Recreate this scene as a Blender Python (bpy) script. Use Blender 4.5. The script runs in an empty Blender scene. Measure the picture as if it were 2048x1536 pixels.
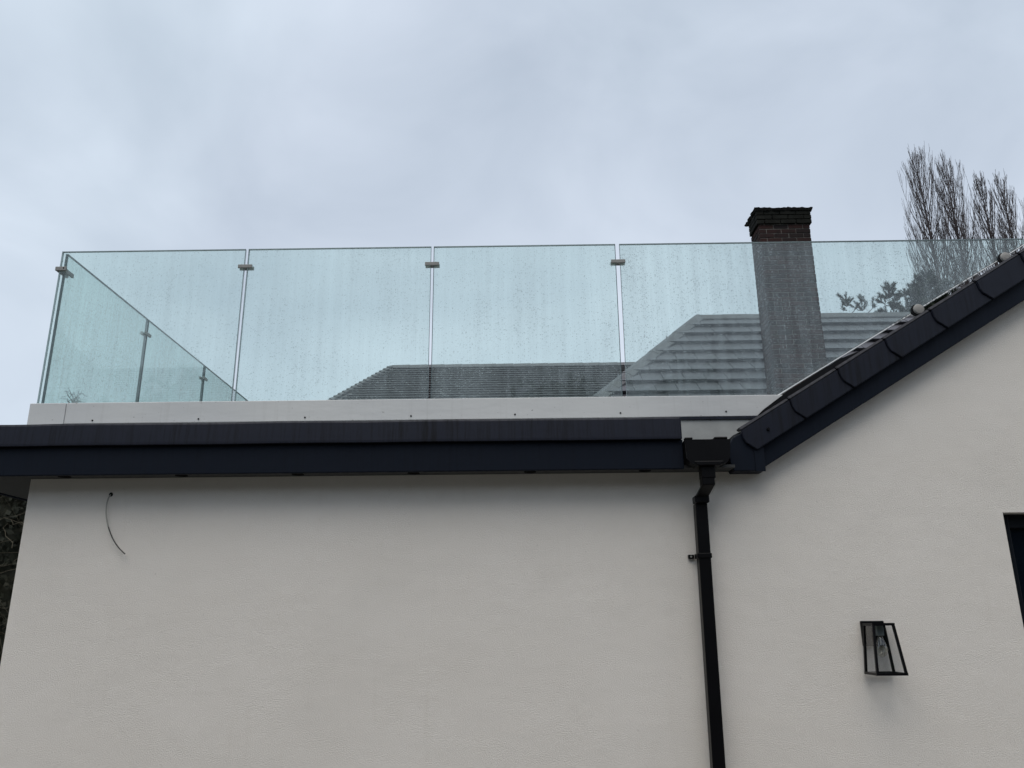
import bpy, bmesh, math, random
from mathutils import Vector, Matrix

rad = math.radians
sc = bpy.context.scene
COL = sc.collection

# ---------------------------------------------------------------- camera
FPX, YAW, PITCH, ROLL = 1607.67, rad(-0.678), rad(16.728), rad(-0.480)
CAM = Vector((0.0, -4.1, 1.6))
_fw = Vector((math.sin(YAW)*math.cos(PITCH), math.cos(YAW)*math.cos(PITCH), math.sin(PITCH)))
_rt = Vector((math.cos(YAW), -math.sin(YAW), 0))
_up = _rt.cross(_fw)
RT = _rt*math.cos(ROLL) + _up*math.sin(ROLL)
UP = -_rt*math.sin(ROLL) + _up*math.cos(ROLL)
cd = bpy.data.cameras.new('camera')
cam = bpy.data.objects.new('camera', cd)
COL.objects.link(cam)
cd.sensor_width = 36.0
cd.lens = FPX/2048*36
cd.clip_start = 0.05
cd.clip_end = 2000
cam.matrix_world = Matrix(((RT.x, UP.x, -_fw.x, CAM.x), (RT.y, UP.y, -_fw.y, CAM.y), (RT.z, UP.z, -_fw.z, CAM.z), (0, 0, 0, 1)))
sc.camera = cam

def at(x, y, Y):
    """world point at depth plane Y that the surveyed photo point (x, y) belongs to"""
    d = _fw*FPX + RT*(x-1024) - UP*(y-768)
    return CAM + d*((Y-CAM.y)/d.y)

# ---------------------------------------------------------------- world, sun, exposure
SUN_EL, SUN_AZ = rad(63), rad(196)       # azimuth measured from +Y clockwise: behind the camera
w = bpy.data.worlds.new('World')
sc.world = w
w.use_nodes = True
nt = w.node_tree
nt.nodes.clear()
def wn(t, **k):
    n = nt.nodes.new(t)
    for a, b in k.items():
        setattr(n, a, b)
    return n
out = wn('ShaderNodeOutputWorld')
bg = wn('ShaderNodeBackground')
sky = wn('ShaderNodeTexSky', sky_type='NISHITA', sun_disc=False, sun_elevation=SUN_EL, sun_rotation=SUN_AZ)
tc = wn('ShaderNodeTexCoord')
mp = wn('ShaderNodeMapping')
mp.inputs['Scale'].default_value = (1.0, 1.0, 1.6)
mp.inputs['Location'].default_value = (3.15, 1.3, 0.35)
n1 = wn('ShaderNodeTexNoise')
n1.inputs['Scale'].default_value = 2.9
n1.inputs['Detail'].default_value = 5
n1.inputs['Roughness'].default_value = 0.48
n1.inputs['Distortion'].default_value = 0.35
n2 = wn('ShaderNodeTexNoise')
n2.inputs['Scale'].default_value = 1.1
n2.inputs['Detail'].default_value = 2
r1 = wn('ShaderNodeValToRGB')
e = r1.color_ramp.elements
e[0].position = 0.32; e[0].color = (0.440, 0.510, 0.598, 1)
e[1].position = 0.66; e[1].color = (0.605, 0.678, 0.770, 1)
r2 = wn('ShaderNodeValToRGB')
e = r2.color_ramp.elements
e[0].position = 0.38; e[0].color = (0.97, 0.995, 0.99, 1)
e[1].position = 0.62; e[1].color = (1.0, 0.99, 1.0, 1)
mul = wn('ShaderNodeMix', data_type='RGBA', blend_type='MULTIPLY')
mul.inputs['Factor'].default_value = 1
sks = wn('ShaderNodeMix', data_type='RGBA', blend_type='MULTIPLY')
sks.inputs['Factor'].default_value = 1
sks.inputs['B'].default_value = (0.09, 0.09, 0.09, 1)
mx = wn('ShaderNodeMix', data_type='RGBA')
mx.inputs['Factor'].default_value = 0.94         # almost complete cloud cover
L = nt.links.new
L(tc.outputs['Generated'], mp.inputs['Vector'])
L(mp.outputs[0], n1.inputs['Vector'])
L(tc.outputs['Generated'], n2.inputs['Vector'])
L(n1.outputs['Fac'], r1.inputs['Fac'])
L(n2.outputs['Fac'], r2.inputs['Fac'])
L(r1.outputs['Color'], mul.inputs['A'])
L(r2.outputs['Color'], mul.inputs['B'])
L(sky.outputs['Color'], sks.inputs['A'])
L(sks.outputs['Result'], mx.inputs['A'])
L(mul.outputs['Result'], mx.inputs['B'])
L(mx.outputs['Result'], bg.inputs['Color'])
bg.inputs['Strength'].default_value = 1.0
L(bg.outputs[0], out.inputs[0])

sd = bpy.data.lights.new('sun', 'SUN')
sd.energy = 1.5
sd.angle = rad(50)
sd.color = (1.0, 0.925, 0.83)
sun = bpy.data.objects.new('sun', sd)
COL.objects.link(sun)
_sdir = Vector((math.sin(SUN_AZ)*math.cos(SUN_EL), math.cos(SUN_AZ)*math.cos(SUN_EL), math.sin(SUN_EL)))
sun.rotation_euler = _sdir.to_track_quat('Z', 'Y').to_euler()
sun.location = (0, -10, 20)

sc.view_settings.view_transform = 'Standard'
sc.view_settings.look = 'None'
sc.view_settings.exposure = 0.25
sc.view_settings.gamma = 1
sc.view_settings.use_curve_mapping = False
sc.render.engine = 'CYCLES'
sc.cycles.max_bounces = 10
sc.cycles.transparent_max_bounces = 40
sc.cycles.transmission_bounces = 8
sc.cycles.use_denoising = True

# ---------------------------------------------------------------- materials
class NB:
    def __init__(s, name):
        s.m = bpy.data.materials.new(name)
        s.m.use_nodes = True
        s.t = s.m.node_tree
        s.t.nodes.clear()
        s.out = s.n('ShaderNodeOutputMaterial')
    def n(s, t, **k):
        x = s.t.nodes.new(t)
        for a, b in k.items():
            setattr(x, a, b)
        return x
    def l(s, a, b):
        s.t.links.new(a, b)
    def pos(s, scale=(1, 1, 1), kind='Position'):
        g = s.n('ShaderNodeNewGeometry') if kind == 'Position' else s.n('ShaderNodeTexCoord')
        m = s.n('ShaderNodeMapping')
        m.inputs['Scale'].default_value = scale
        s.l(g.outputs[kind], m.inputs['Vector'])
        return m.outputs[0]
    def noise(s, vec, scale, detail=4, rough=0.55):
        x = s.n('ShaderNodeTexNoise')
        x.inputs['Scale'].default_value = scale
        x.inputs['Detail'].default_value = detail
        x.inputs['Roughness'].default_value = rough
        s.l(vec, x.inputs['Vector'])
        return x.outputs['Fac']
    def ramp(s, fac, a, b, ca, cb):
        x = s.n('ShaderNodeValToRGB')
        q = x.color_ramp.elements
        q[0].position = a; q[1].position = b
        q[0].color = ca if len(ca) == 4 else (*ca, 1)
        q[1].color = cb if len(cb) == 4 else (*cb, 1)
        s.l(fac, x.inputs['Fac'])
        return x.outputs['Color']
    def rng(s, fac, a, b, c, d, smooth=False):
        x = s.n('ShaderNodeMapRange')
        if smooth: x.interpolation_type = 'SMOOTHSTEP'
        for i, v in enumerate((a, b, c, d)):
            x.inputs[i+1].default_value = v
        s.l(fac, x.inputs[0])
        return x.outputs[0]
    def math(s, op, a, b=None):
        x = s.n('ShaderNodeMath', operation=op)
        for i, v in enumerate((a, b)):
            if v is None: continue
            if isinstance(v, (int, float)): x.inputs[i].default_value = v
            else: s.l(v, x.inputs[i])
        return x.outputs[0]
    def mix(s, f, a, b, blend='MIX'):
        x = s.n('ShaderNodeMix', data_type='RGBA', blend_type=blend)
        if isinstance(f, (int, float)): x.inputs['Factor'].default_value = f
        else: s.l(f, x.inputs['Factor'])
        for i, v in (('A', a), ('B', b)):
            if isinstance(v, tuple): x.inputs[i].default_value = (*v, 1)
            else: s.l(v, x.inputs[i])
        return x.outputs['Result']
    def bump(s, h, strength, dist):
        x = s.n('ShaderNodeBump')
        x.inputs['Strength'].default_value = strength
        x.inputs['Distance'].default_value = dist
        s.l(h, x.inputs['Height'])
        return x.outputs['Normal']
    def pr(s, col, rough=0.6, spec=0.5, metal=0, normal=None):
        x = s.n('ShaderNodeBsdfPrincipled')
        if isinstance(col, tuple): x.inputs['Base Color'].default_value = (*col, 1)
        else: s.l(col, x.inputs['Base Color'])
        if isinstance(rough, (int, float)): x.inputs['Roughness'].default_value = rough
        else: s.l(rough, x.inputs['Roughness'])
        x.inputs['Specular IOR Level'].default_value = spec
        x.inputs['Metallic'].default_value = metal
        if normal is not None: s.l(normal, x.inputs['Normal'])
        s.l(x.outputs[0], s.out.inputs['Surface'])
        return s.m

def mat_render():
    b = NB('white_render')
    p = b.pos((1, 1, 1.5))
    c = b.mix(b.rng(b.noise(p, 1.3, 5, 0.6), .3, .7, 0, 1), (.820, .775, .718), (.865, .822, .770))
    c = b.mix(b.rng(b.noise(b.pos((6, 6, .7)), 2.0, 5, .6), .60, .78, 0, .13), c, (.55, .50, .42))
    c = b.mix(b.rng(b.noise(b.pos((.8, .8, 1.1)), 1.1, 6, .65), .52, .70, 0, .16), c, (.60, .58, .54))
    c = b.mix(b.rng(b.noise(b.pos(), 46, 2, .5), .70, .78, 0, .35), c, (.45, .43, .39))
    h1 = b.noise(p, 330, 3, .6)
    h2 = b.noise(p, 150, 2, .5)
    h3 = b.noise(p, 5, 3, .5)
    h = b.math('ADD', b.math('ADD', h1, b.math('MULTIPLY', h2, .9)), b.math('MULTIPLY', h3, 1.5))
    return b.pr(c, .9, .25, normal=b.bump(h, .8, .0036))

def mat_coat(name, base, streak, rough=.45, amt=.7, spec=.5):
    b = NB(name)
    st = b.noise(b.pos((48, 48, 2.2)), 1.0, 4, .7)
    big = b.noise(b.pos((2.2, 2.2, 1.0)), 1.3, 3, .5)
    f = b.math('MULTIPLY', b.rng(st, .45, .68, 0, amt), b.rng(big, .35, .65, .15, 1))
    c = b.mix(f, base, streak)
    ro = b.rng(st, .3, .7, rough-.08, rough+.14)
    return b.pr(c, ro, spec, normal=b.bump(b.noise(b.pos(), 14, 3), .10, .01))

def mat_plain(name, col, rough=.5, spec=.5, metal=0, var=.12, scale=9, bump=0.1):
    b = NB(name)
    f = b.noise(b.pos(), scale, 5, .6)
    c = b.mix(b.rng(f, .3, .7, 0, 1), tuple(x*(1-var) for x in col), tuple(min(1, x*(1+var)) for x in col))
    return b.pr(c, rough, spec, metal, normal=b.bump(f, bump, .01))

def mat_tile(name, a, bcol, moss, rough, spec=.5):
    b = NB(name)
    oi = b.n('ShaderNodeObjectInfo')
    f = b.noise(b.pos(), 4.5, 6, .65)
    c = b.mix(b.rng(f, .3, .7, 0, 1), a, bcol)
    c = b.mix(b.rng(oi.outputs['Random'], 0, 1, 0, .35), c, tuple(x*.6 for x in a))
    c = b.mix(b.rng(b.noise(b.pos(), 1.7, 4, .6), .58, .74, 0, .6), c, moss)
    return b.pr(c, rough, spec, normal=b.bump(b.noise(b.pos(), 40, 3), .35, .01))

def mat_brick():
    b = NB('old_brick')
    oi = b.n('ShaderNodeObjectInfo')
    c = b.mix(oi.outputs['Random'], (.040, .017, .015), (.015, .011, .0115))
    c = b.mix(b.rng(b.noise(b.pos(), 9, 5, .6), .5, .72, 0, .7), c, (.011, .011, .010))
    c = b.mix(b.rng(b.noise(b.pos(), 3.2, 4, .6), .60, .72, 0, .6), c, (.024, .026, .015))
    return b.pr(c, .9, .2, normal=b.bump(b.noise(b.pos(), 60, 3), .5, .006))

def mat_leaf(name, a, bcol):
    b = NB(name)
    c = b.mix(b.rng(b.noise(b.pos(), 1.6, 4), .35, .65, 0, 1), a, bcol)
    return b.pr(c, .75, .25)

def mat_glass(name, wet, seed, tint=(.905, .970, .948), drops=.4):
    """toughened glass with a film of drizzle: clear body, round drops, run-down streaks"""
    b = NB(name)
    g = b.n('ShaderNodeNewGeometry')
    off = b.n('ShaderNodeVectorMath', operation='ADD')
    off.inputs[1].default_value = (seed*3.7, seed*1.9, seed*.6)
    b.l(g.outputs['Position'], off.inputs[0])
    P = off.outputs[0]
    def sp(scale):
        m = b.n('ShaderNodeMapping')
        m.inputs['Scale'].default_value = scale
        b.l(P, m.inputs['Vector'])
        return m.outputs[0]
    tr = b.n('ShaderNodeBsdfTransparent')
    tr.inputs['Color'].default_value = (*tint, 1)
    gl = b.n('ShaderNodeBsdfGlossy')
    gl.inputs['Roughness'].default_value = .02
    fr = b.n('ShaderNodeFresnel')
    fr.inputs['IOR'].default_value = 1.42
    body = b.n('ShaderNodeMixShader')
    ffac = b.math('MULTIPLY', b.math('MULTIPLY', fr.outputs[0], 1.7), b.math('SUBTRACT', 1.0, g.outputs['Backfacing']))
    b.l(ffac, body.inputs[0]); b.l(tr.outputs[0], body.inputs[1]); b.l(gl.outputs[0], body.inputs[2])
    # drops
    streak = b.noise(sp((26, 26, .9)), 1.0, 4, .65)
    cloud = b.noise(sp((1.5, 1.5, 1.1)), 1.6, 3, .55)
    vo = b.n('ShaderNodeTexVoronoi')
    vo.inputs['Scale'].default_value = 88
    b.l(P, vo.inputs['Vector'])
    sep = b.n('ShaderNodeSeparateColor')
    b.l(vo.outputs['Color'], sep.inputs[0])
    size = b.math('MULTIPLY', b.rng(sep.outputs[0], .15, 1, .05, .52), b.rng(cloud, .34, .62, .72, 1.0))
    size = b.math('MULTIPLY', size, b.rng(streak, .35, .6, .75, 1.0))
    size = b.math('MULTIPLY', size, .75 + .25*wet)
    d = b.math('SUBTRACT', size, vo.outputs['Distance'])
    mask = b.rng(d, 0, .05, 0, 1)
    nrm = b.bump(b.rng(d, 0, .3, 0, 1, True), 1.0, .0062)
    rf = b.n('ShaderNodeBsdfRefraction')
    rf.inputs['IOR'].default_value = 1.33
    rf.inputs['Roughness'].default_value = .05
    rf.inputs['Color'].default_value = (*tint, 1)
    b.l(nrm, rf.inputs['Normal'])
    pale = b.n('ShaderNodeBsdfTranslucent')
    pale.inputs['Color'].default_value = (.95, .97, .97, 1)
    drop_glint = b.n('ShaderNodeMixShader')
    drop_glint.inputs[0].default_value = .38
    b.l(rf.outputs[0], drop_glint.inputs[1]); b.l(pale.outputs[0], drop_glint.inputs[2])
    # film of fine droplets
    film = b.n('ShaderNodeBsdfTranslucent')
    film.inputs['Color'].default_value = (.90, .93, .95, 1)
    ff = b.math('MULTIPLY', b.rng(streak, .36, .66, .32, 1.05), b.rng(cloud, .3, .7, .5, 1.0))
    ff = b.math('MULTIPLY', ff, .19*wet)
    m1 = b.n('ShaderNodeMixShader')
    b.l(ff, m1.inputs[0]); b.l(body.outputs[0], m1.inputs[1]); b.l(film.outputs[0], m1.inputs[2])
    m2 = b.n('ShaderNodeMixShader')
    b.l(b.math('MULTIPLY', mask, drops), m2.inputs[0]); b.l(m1.outputs[0], m2.inputs[1]); b.l(drop_glint.outputs[0], m2.inputs[2])
    b.l(m2.outputs[0], b.out.inputs['Surface'])
    return b.m

def mat_clear(name, tint, haze=.06):
    b = NB(name)
    tr = b.n('ShaderNodeBsdfTransparent')
    tr.inputs['Color'].default_value = (*tint, 1)
    gl = b.n('ShaderNodeBsdfGlossy')
    gl.inputs['Roughness'].default_value = .05
    fr = b.n('ShaderNodeFresnel')
    fr.inputs['IOR'].default_value = 1.45
    a = b.n('ShaderNodeMixShader')
    bf = b.n('ShaderNodeNewGeometry').outputs['Backfacing']
    b.l(b.math('ADD', b.math('MULTIPLY', fr.outputs[0], b.math('SUBTRACT', 1.0, bf)), haze), a.inputs[0]); b.l(tr.outputs[0], a.inputs[1]); b.l(gl.outputs[0], a.inputs[2])
    b.l(a.outputs[0], b.out.inputs['Surface'])
    return b.m

M = {}
M['render'] = mat_render()
M['navy'] = mat_coat('navy_upvc', (.0065, .0098, .0180), (.004, .0055, .009), .5, .3, .12)
M['trim'] = mat_coat('anthracite_trim', (.0145, .0170, .0285), (.0035, .0042, .0070), .46, 1.0, .2)
M['cap'] = mat_coat('anthracite_verge', (.0100, .0122, .0215), (.003, .0036, .0065), .46, 1.0, .2)
M['soffit'] = mat_plain('soffit_board', (.042, .044, .044), .6)
M['black'] = mat_plain('black_plastic', (.0035, .0035, .0045), .38, .16, 0, .2, 6, .04)
M['void'] = mat_plain('dark_opening', (.004, .004, .004), .9, .1)
def mat_curb():
    b = NB('pale_grey_flashing')
    c = b.mix(b.rng(b.noise(b.pos((.7, .7, 1)), 1.2, 3), .35, .65, 0, 1), (.55, .56, .57), (.62, .625, .62))
    c = b.mix(b.rng(b.noise(b.pos((30, 30, 1.2)), 1.0, 4, .7), .55, .75, 0, .22), c, (.36, .36, .34))
    c = b.mix(b.rng(b.noise(b.pos((1, 1, 1.8)), 42, 2, .5), .70, .74, 0, .75), c, (.16, .155, .14))
    return b.pr(c, .34, .5, normal=b.bump(b.noise(b.pos((1, 1, 3)), 3.5, 3), .12, .02))
M['curb'] = mat_curb()
M['grp'] = mat_plain('grey_membrane', (.34, .35, .345), .6, .4)
M['clamp'] = mat_plain('brushed_clamp', (.25, .25, .24), .5, .4, .1, .08, 30)
M['disc'] = mat_plain('grey_cap', (.30, .29, .275), .5, .4, 0, .08, 30)
M['glassA'] = mat_glass('wet_glass_light', .95, 0, drops=.34)
M['glassB'] = mat_glass('wet_glass_heavy', 1.15, 2, drops=.36)
M['glassS'] = mat_glass('wet_glass_side', 1.2, 5, (.89, .950, .940), drops=.3)
def mat_edge():
    b = NB('glass_edge')
    return b.pr((.075, .105, .115), .15, .5)  # green glass tone; dark rim also stands in for internal reflection
M['edge'] = mat_edge()
M['edge_lit'] = mat_plain('lit_glass_edge', (.66, .74, .75), .25, .5, 0, .05, 30, .02)  # pale colour stands in for light carried through the cut edge
def mat_edge_glint():
    b = NB('edge_glint')
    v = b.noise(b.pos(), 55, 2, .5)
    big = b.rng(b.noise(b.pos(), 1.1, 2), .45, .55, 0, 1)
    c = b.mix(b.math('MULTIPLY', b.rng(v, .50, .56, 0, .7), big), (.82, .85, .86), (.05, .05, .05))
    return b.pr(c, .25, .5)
M['drop_glint'] = mat_edge_glint()  # pale tone paints sky light refracted in the glass edge
M['slate'] = mat_tile('grey_concrete_tile', (.085, .085, .099), (.122, .122, .138), (.06, .062, .058), .46, .4)
M['slate_dark'] = mat_tile('own_roof_tile', (.045, .048, .055), (.065, .068, .075), (.04, .045, .04), .4)
M['plain'] = mat_tile('dark_plain_tile', (.090, .090, .098), (.16, .157, .162), (.060, .061, .052), .42)
M['ridge'] = mat_tile('grey_ridge', (.085, .085, .095), (.125, .124, .134), (.07, .073, .066), .55)
M['brick'] = mat_brick()
M['sooty'] = mat_plain('sooty_brick', (.010, .0105, .009), .95, .15, 0, .6, 7, .6)
M['mortar'] = mat_plain('old_mortar', (.13, .122, .112), .95, .1, 0, .35, 20, .5)
M['cement'] = mat_plain('weathered_cement', (.016, .016, .015), .95, .1, 0, .5, 14, .8)
M['housewall'] = mat_plain('pale_masonry', (.45, .42, .38), .9, .2, 0, .1, 3)
M['bark'] = mat_plain('bare_bark', (.075, .063, .066), .9, .2, 0, .3, 3)
M['twig'] = mat_plain('pale_dead_twig', (.085, .075, .055), .9, .2, 0, .4, 6)
M['pine'] = mat_leaf('pine_needle', (.020, .032, .022), (.040, .052, .034))
M['ivy'] = mat_leaf('dark_ivy', (.010, .014, .009), (.026, .026, .016))
M['cable'] = mat_plain('pale_cable', (.34, .33, .30), .5)
M['cableshade'] = mat_plain('shaded_cable', (.05, .045, .04), .5)  # shaded copy of the cable colour
M['frame'] = mat_plain('dark_window_frame', (.005, .007, .011), .4, .2)
M['lanternglass'] = mat_clear('lantern_glass', (.93, .94, .95), .09)
M['bulbglass'] = mat_clear('bulb_glass', (.90, .89, .84), .10)
M['pewter'] = mat_plain('lamp_holder', (.22, .25, .25), .3, .5, .3)
def mat_pane():
    b = NB('dark_window_glass')
    return b.pr((.004, .007, .012), .06, .35)
M['pane'] = mat_pane()
def mat_ground():
    b = NB('paved_ground')
    p = b.pos()
    c = b.mix(b.rng(b.noise(p, .6, 6), .3, .7, 0, 1), (.10, .095, .088), (.14, .134, .125))
    dst = b.n('ShaderNodeVectorMath', operation='LENGTH')
    b.l(b.n('ShaderNodeNewGeometry').outputs['Position'], dst.inputs[0])
    c = b.mix(b.rng(dst.outputs['Value'], 9, 12, 0, 1), c, b.mix(b.rng(b.noise(p, 2.5, 6), .3, .7, 0, 1), (.045, .06, .025), (.08, .10, .04)))
    return b.pr(c, .8, .3, normal=b.bump(b.noise(p, 25, 4), .3, .01))
M['ground'] = mat_ground()

# ---------------------------------------------------------------- object helpers
def link(name, me, mat, parent=None):
    o = bpy.data.objects.new(name, me)
    COL.objects.link(o)
    if mat is not None and len(me.materials) == 0:
        for k in (mat if isinstance(mat, (list, tuple)) else [mat]):
            me.materials.append(M[k])
    if parent is not None:
        o.parent = parent
        r = parent
        while r.parent: r = r.parent
        o.matrix_parent_inverse = Matrix.Translation(-r.location) if r is parent else Matrix()
    return o

def thing(name, label, cat, loc=(0, 0, 0), group=None):
    o = bpy.data.objects.new(name, None)
    COL.objects.link(o)
    o.location = loc
    o.empty_display_size = .2
    tag(o, label, cat, group)
    return o

def tag(o, label, cat, group=None):
    o['label'] = label
    o['category'] = cat
    if group: o['group'] = group

class MB:
    """collects verts and faces in world coordinates"""
    def __init__(s):
        s.v = []; s.f = []; s.mi = []
    def face(s, pts, mi=0):
        i = len(s.v); s.v += [tuple(p) for p in pts]; s.f.append(tuple(range(i, i+len(pts)))); s.mi.append(mi)
    def box(s, x0, x1, y0, y1, z0, z1):
        i = len(s.v)
        s.v += [(x, y, z) for z in (z0, z1) for y in (y0, y1) for x in (x0, x1)]
        for q in ((0, 2, 3, 1), (4, 5, 7, 6), (0, 1, 5, 4), (2, 6, 7, 3), (0, 4, 6, 2), (1, 3, 7, 5)):
            s.f.append(tuple(i+k for k in q)); s.mi.append(0)
        return s
    def prism(s, poly, vec):
        """poly: 3d points (planar), extruded along vec"""
        i = len(s.v); n = len(poly); vec = Vector(vec)
        s.v += [tuple(p) for p in poly] + [tuple(Vector(p)+vec) for p in poly]
        s.f.append(tuple(range(i, i+n))); s.f.append(tuple(range(i+2*n-1, i+n-1, -1)))
        for k in range(n):
            s.f.append((i+k, i+n+k, i+n+(k+1) % n, i+(k+1) % n))
        s.mi += [0]*(n+2)
        return s
    def tube(s, pts, rads, sides=4, cap=True):
        i0 = len(s.v); n = len(pts)
        pts = [Vector(p) for p in pts]
        for k, p in enumerate(pts):
            t = (pts[min(k+1, n-1)]-pts[max(k-1, 0)])
            t = t.normalized() if t.length > 1e-9 else Vector((0, 0, 1))
            a = t.cross(Vector((.31, .95, .07)))
            if a.length < .05: a = t.cross(Vector((1, 0, 0)))
            a.normalize(); b = t.cross(a)
            r = rads[k] if isinstance(rads, (list, tuple)) else rads
            for q in range(sides):
                an = 2*math.pi*q/sides
                s.v.append(tuple(p+a*(r*math.cos(an))+b*(r*math.sin(an))))
        for k in range(n-1):
            for q in range(sides):
                s.f.append((i0+k*sides+q, i0+k*sides+(q+1) % sides, i0+(k+1)*sides+(q+1) % sides, i0+(k+1)*sides+q)); s.mi.append(0)
        if cap:
            s.f.append(tuple(i0+q for q in reversed(range(sides)))); s.f.append(tuple(i0+(n-1)*sides+q for q in range(sides))); s.mi += [0, 0]
        return s
    def cyl(s, c, axis, r, h, sides=16, r2=None):
        c = Vector(c); axis = Vector(axis).normalized()
        return s.tube([c, c+axis*h], [r, r if r2 is None else r2], sides)
    def mesh(s, name, fix=True):
        me = bpy.data.meshes.new(name)
        me.from_pydata(s.v, [], s.f)
        if any(s.mi): me.polygons.foreach_set('material_index', s.mi)
        if fix:
            b = bmesh.new(); b.from_mesh(me); bmesh.ops.recalc_face_normals(b, faces=b.faces[:]); b.to_mesh(me); b.free()
        me.update()
        return me
    def build(s, name, mat, parent=None, bevel=0, smooth=False, fix=True, segs=2):
        me = s.mesh(name, fix)
        if bevel:
            b = bmesh.new(); b.from_mesh(me)
            bmesh.ops.remove_doubles(b, verts=b.verts[:], dist=1e-6)
            ed = [e for e in b.edges if e.is_manifold and e.calc_face_angle(0) > .4]
            bmesh.ops.bevel(b, geom=ed, offset=bevel, segments=segs, affect='EDGES', profile=.5, clamp_overlap=True)
            b.to_mesh(me); b.free()
        if smooth:
            me.polygons.foreach_set('use_smooth', [True]*len(me.polygons))
        return link(name, me, mat, parent)

# ================================================================= SETTING
g = MB(); g.face([(-400, -400, 0), (400, -400, 0), (400, 400, 0), (-400, 400, 0)])
ground = g.build('ground', 'ground')
ground['kind'] = 'structure'

# ================================================================= OWN HOUSE
house = thing('rendered_house', 'white rendered house with dark fascia, flat terrace roof and a gable at its right', 'house', (0, 0, 0))
WL, WT = -2.548, 2.352                      # left corner and top of the low wall
SL = .604                                   # rise of the gable roof per metre
VX, VZ = 1.106, 2.549                       # foot of the verge
def verge(x): return VZ + SL*(x-VX)
WIN = (2.418, 3.62, 0.95, 2.126)
APX = 5.4
def under(x): return (verge(x) if x <= APX else verge(2*APX-x)) - .20
XR = 2*APX-1.15
wl = MB()
wl.face([(WL, 0, 0), (.98, 0, 0), (.98, 0, WT), (WL, 0, WT)])
wl.face([(.98, 0, 0), (WIN[0], 0, 0), (WIN[0], 0, under(WIN[0])), (1.20, 0, under(1.20)), (.98, 0, WT)])
wl.face([(WIN[0], 0, 0), (WIN[1], 0, 0), (WIN[1], 0, WIN[2]), (WIN[0], 0, WIN[2])])
wl.face([(WIN[0], 0, WIN[3]), (WIN[1], 0, WIN[3]), (WIN[1], 0, under(WIN[1])), (WIN[0], 0, under(WIN[0]))])
wl.face([(WIN[1], 0, 0), (XR, 0, 0), (XR, 0, under(XR)), (APX, 0, under(APX)), (WIN[1], 0, under(WIN[1]))])
RV = .11
wl.face([(WIN[0], 0, WIN[2]), (WIN[0], 0, WIN[3]), (WIN[0], RV, WIN[3]), (WIN[0], RV, WIN[2])])
wl.face([(WIN[1], 0, WIN[3]), (WIN[1], 0, WIN[2]), (WIN[1], RV, WIN[2]), (WIN[1], RV, WIN[3])])
wl.face([(WIN[0], 0, WIN[3]), (WIN[1], 0, WIN[3]), (WIN[1], RV, WIN[3]), (WIN[0], RV, WIN[3])])
wl.face([(WL, 5.2, 0), (WL, 0, 0), (WL, 0, WT), (WL, 5.2, WT)])
wl.face([(XR, 0, 0), (XR, 5.2, 0), (XR, 5.2, under(XR)), (XR, 0, under(XR))])
wl.face([(XR, 5.2, 0), (WL, 5.2, 0), (WL, 5.2, WT), (.98, 5.2, WT), (1.2, 5.2, under(1.2)), (APX, 5.2, under(APX)), (XR, 5.2, under(XR))])
wall = wl.build('wall', 'render', house, fix=False)
# window
win = MB()
x0, x1, z0, z1 = WIN
for q in ((x0+.004, x0+.064, z0+.004, z1-.004), (x1-.064, x1-.004, z0+.004, z1-.004)):
    win.box(q[0], q[1], .07, .13, q[2], q[3])
win.box(x0+.064, x1-.064, .071, .129, z1-.07, z1-.004); win.box(x0+.064, x1-.064, .071, .129, z0+.004, z0+.07)
window = win.build('window', 'frame', house, bevel=.004)
window['label'] = 'dark framed window cut by the right edge of the photo'
MB().box(x0+.05, x1-.05, .095, .115, z0+.05, z1-.05).build('pane', 'pane', window)
MB().box(x0-.03, x1+.03, -.06, .07, z0-.045, z0+.002).build('sill', 'frame', window, bevel=.004)

# flat roof edge
FX0, FX1 = -3.02, .805
MB().box(FX0, FX1, -.150, -.128, 2.338, 2.487).build('fascia', 'navy', house, bevel=.004)
MB().box(FX0+.03, FX0+.052, -.1275, 5.3, 2.338, 2.487).build('side_fascia', 'navy', house, bevel=.004)
sof = MB(); sof.box(FX0+.053, 1.062, -.1275, -.002, 2.347, 2.361)
sof.box(FX0+.053, WL-.002, -.0015, 5.3, 2.347, 2.361)
soffit = sof.build('soffit', 'soffit', house)
for px in (128, 362, 595, 827, 1060, 1290):
    c = at(px, 943 - (px-595)*.0122, -.075)
    MB().cyl((c.x, -.066, 2.3445), (0, 0, 1), .031, .006, 20).build('vent', 'void', soffit)
MB().box(FX0+.002, .80, -.126, .1195, 2.44, 2.505).build('roof_edge', 'grp', house)
MB().box(FX0+.06, 1.0, .2415, 5.25, 2.44, 2.505).build('roof_deck', 'grp', house)
# drip trim: rounded L profile swept along X, slightly uneven along its length
prof = [(-.120, 2.585), (-.142, 2.5975), (-.158, 2.601), (-.167, 2.598), (-.1715, 2.588), (-.1735, 2.540), (-.175, 2.497), (-.1745, 2.486), (-.171, 2.483), (-.167, 2.488), (-.1645, 2.53), (-.160, 2.58), (-.120, 2.572)]
tr_ = MB(); NS = 34; n = len(prof)
random.seed(4)
wob = [random.uniform(-1, 1) for _ in range(NS+1)]
for k in range(NS+1):
    x = FX0-.02 + (.793-FX0+.02)*k/NS
    wv = .0022*(.5*wob[k]+.5*wob[max(0, k-1)])
    tr_.v += [(x, y, z+wv*(1 if z > 2.55 else .6)) for y, z in prof]
for k in range(NS):
    for q in range(n):
        tr_.f.append((k*n+q, k*n+(q+1) % n, (k+1)*n+(q+1) % n, (k+1)*n+q)); tr_.mi.append(0)
tr_.f.append(tuple(range(n))); tr_.f.append(tuple(NS*n+q for q in reversed(range(n)))); tr_.mi += [0, 0]
trim = tr_.build('drip_trim', 'trim', house)
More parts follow.
